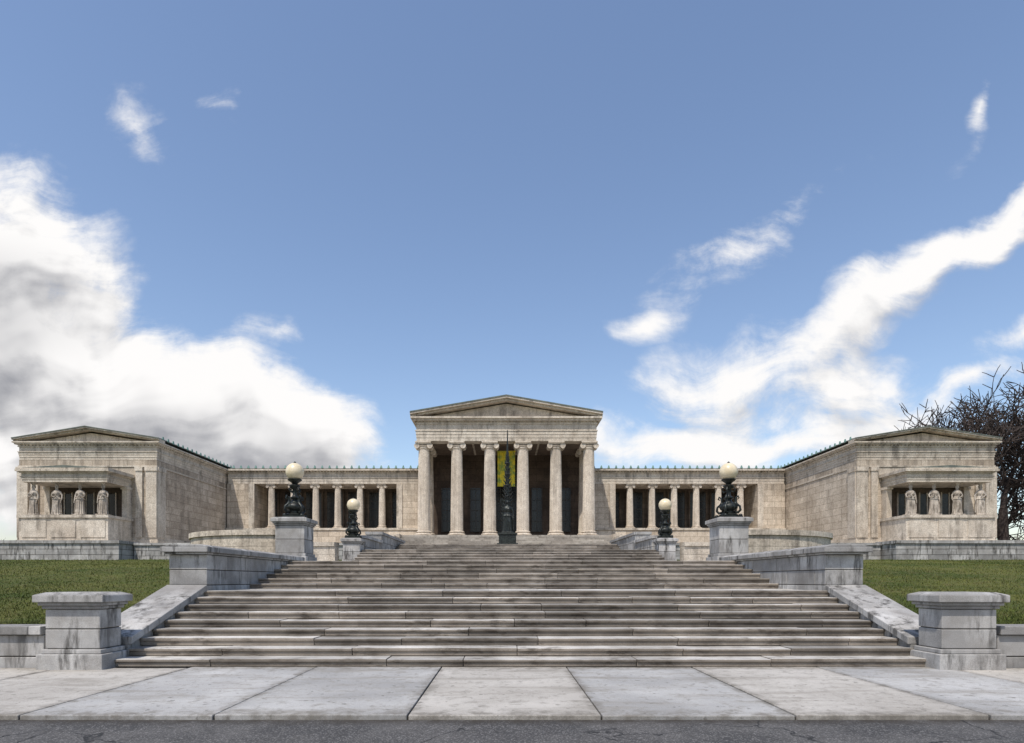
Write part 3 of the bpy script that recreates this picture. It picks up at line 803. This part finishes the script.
def wn(t,**k):
    x=nt.nodes.new(t)
    for a,b in k.items(): setattr(x,a,b)
    return x
def wm(op,a,b=0,clamp=False):
    x=wn('ShaderNodeMath',operation=op,use_clamp=clamp)
    for i,v in enumerate((a,b)):
        if isinstance(v,(int,float)): x.inputs[i].default_value=v
        else: nt.links.new(v,x.inputs[i])
    return x.outputs[0]
def wr(f,a,b,lo,hi):
    x=wn('ShaderNodeMapRange',interpolation_type='SMOOTHSTEP'); nt.links.new(f,x.inputs[0]); 
    for i,v in enumerate((a,b,lo,hi)): x.inputs[i+1].default_value=v
    return x.outputs[0]
def wmix(f,a,b,mode='MIX'):
    x=wn('ShaderNodeMix',data_type='RGBA',blend_type=mode)
    if isinstance(f,(int,float)): x.inputs[0].default_value=f
    else: nt.links.new(f,x.inputs[0])
    for i,c in ((6,a),(7,b)):
        if isinstance(c,tuple): x.inputs[i].default_value=(*c,1)
        else: nt.links.new(c,x.inputs[i])
    return x.outputs[2]
tc=wn('ShaderNodeTexCoord'); sp=wn('ShaderNodeSeparateXYZ'); nt.links.new(tc.outputs['Generated'],sp.inputs[0])
ay=wm('MAXIMUM',wm('ABSOLUTE',sp.outputs[1]),.15)
cb=wn('ShaderNodeCombineXYZ'); nt.links.new(wm('DIVIDE',sp.outputs[0],ay),cb.inputs[0]); nt.links.new(wm('DIVIDE',sp.outputs[2],ay),cb.inputs[1])
nt.links.new(wm('MULTIPLY',wm('SIGN',sp.outputs[1]),.5),cb.inputs[2])
def dens(G,off):
    a=wn('ShaderNodeVectorMath',operation='ADD'); nt.links.new(cb.outputs[0],a.inputs[0]); a.inputs[1].default_value=off
    x=wn('ShaderNodeGroup'); x.node_tree=G; nt.links.new(a.outputs[0],x.inputs[0]); return x.outputs[0]
d0=dens(G0,(0,0,0)); d1=dens(G1,(-.01,.05,0))
alpha=wr(d0,-.06,.50,0,1)
lit=wm('ADD',wm('MULTIPLY',wm('SUBTRACT',d0,d1),.8),.86,clamp=True)
thick=wr(d1,.45,1.25,0,.50)
shade=wm('SUBTRACT',lit,thick,clamp=True)
mk=wn('ShaderNodeMapping',vector_type='TEXTURE'); mk.inputs['Location'].default_value=(-.86,.47,.5); mk.inputs['Scale'].default_value=(.26,.13,1); mk.inputs['Rotation'].default_value=(0,0,R(-12)); nt.links.new(cb.outputs[0],mk.inputs[0])
ml=wn('ShaderNodeVectorMath',operation='LENGTH'); nt.links.new(mk.outputs[0],ml.inputs[0])
shade=wm('SUBTRACT',shade,wr(ml.outputs['Value'],.1,1.0,.38,0),clamp=True)
sky=wn('ShaderNodeTexSky',sky_type='NISHITA',sun_disc=False); sky.sun_elevation=el; sky.sun_rotation=az; sky.altitude=100; sky.air_density=1.2; sky.dust_density=.9; sky.ozone_density=1.6
S=.15
skyc=wmix(1.0,sky.outputs[0],(1.13,1.10,1.13),'MULTIPLY')
cl=wmix(shade,(.37/S,.375/S,.405/S),(1.0/S,.985/S,.975/S))
up=wr(sp.outputs[2],-.02,.03,0,1)
alpha=wm('MULTIPLY',alpha,up)
col=wmix(alpha,skyc,cl)
bg=wn('ShaderNodeBackground'); nt.links.new(col,bg.inputs[0]); bg.inputs[1].default_value=S
wo=wn('ShaderNodeOutputWorld'); nt.links.new(bg.outputs[0],wo.inputs[0])

ld=bpy.data.lights.new("sun","SUN"); ld.energy=4.2; ld.angle=R(.8); ld.color=(1,.945,.865)
lo=bpy.data.objects.new("sun",ld); scene.collection.objects.link(lo); lo.rotation_euler=SUN.to_track_quat('Z','Y').to_euler(); lo.location=(-30,-30,60)

# ---------------------------------------------------------------- camera
cd=bpy.data.cameras.new("camera"); cam=bpy.data.objects.new("camera",cd); scene.collection.objects.link(cam)
cam.location=(-.32,0,1.6); cam.rotation_euler=(R(90),0,0); cd.sensor_width=36; cd.lens=600/1024*36; cd.shift_y=208.5/1024; cd.shift_x=9/1024; cd.clip_end=6000; cd.clip_start=.05
scene.camera=cam
scene.view_settings.view_transform='Standard'; scene.view_settings.look='None'; scene.view_settings.exposure=0
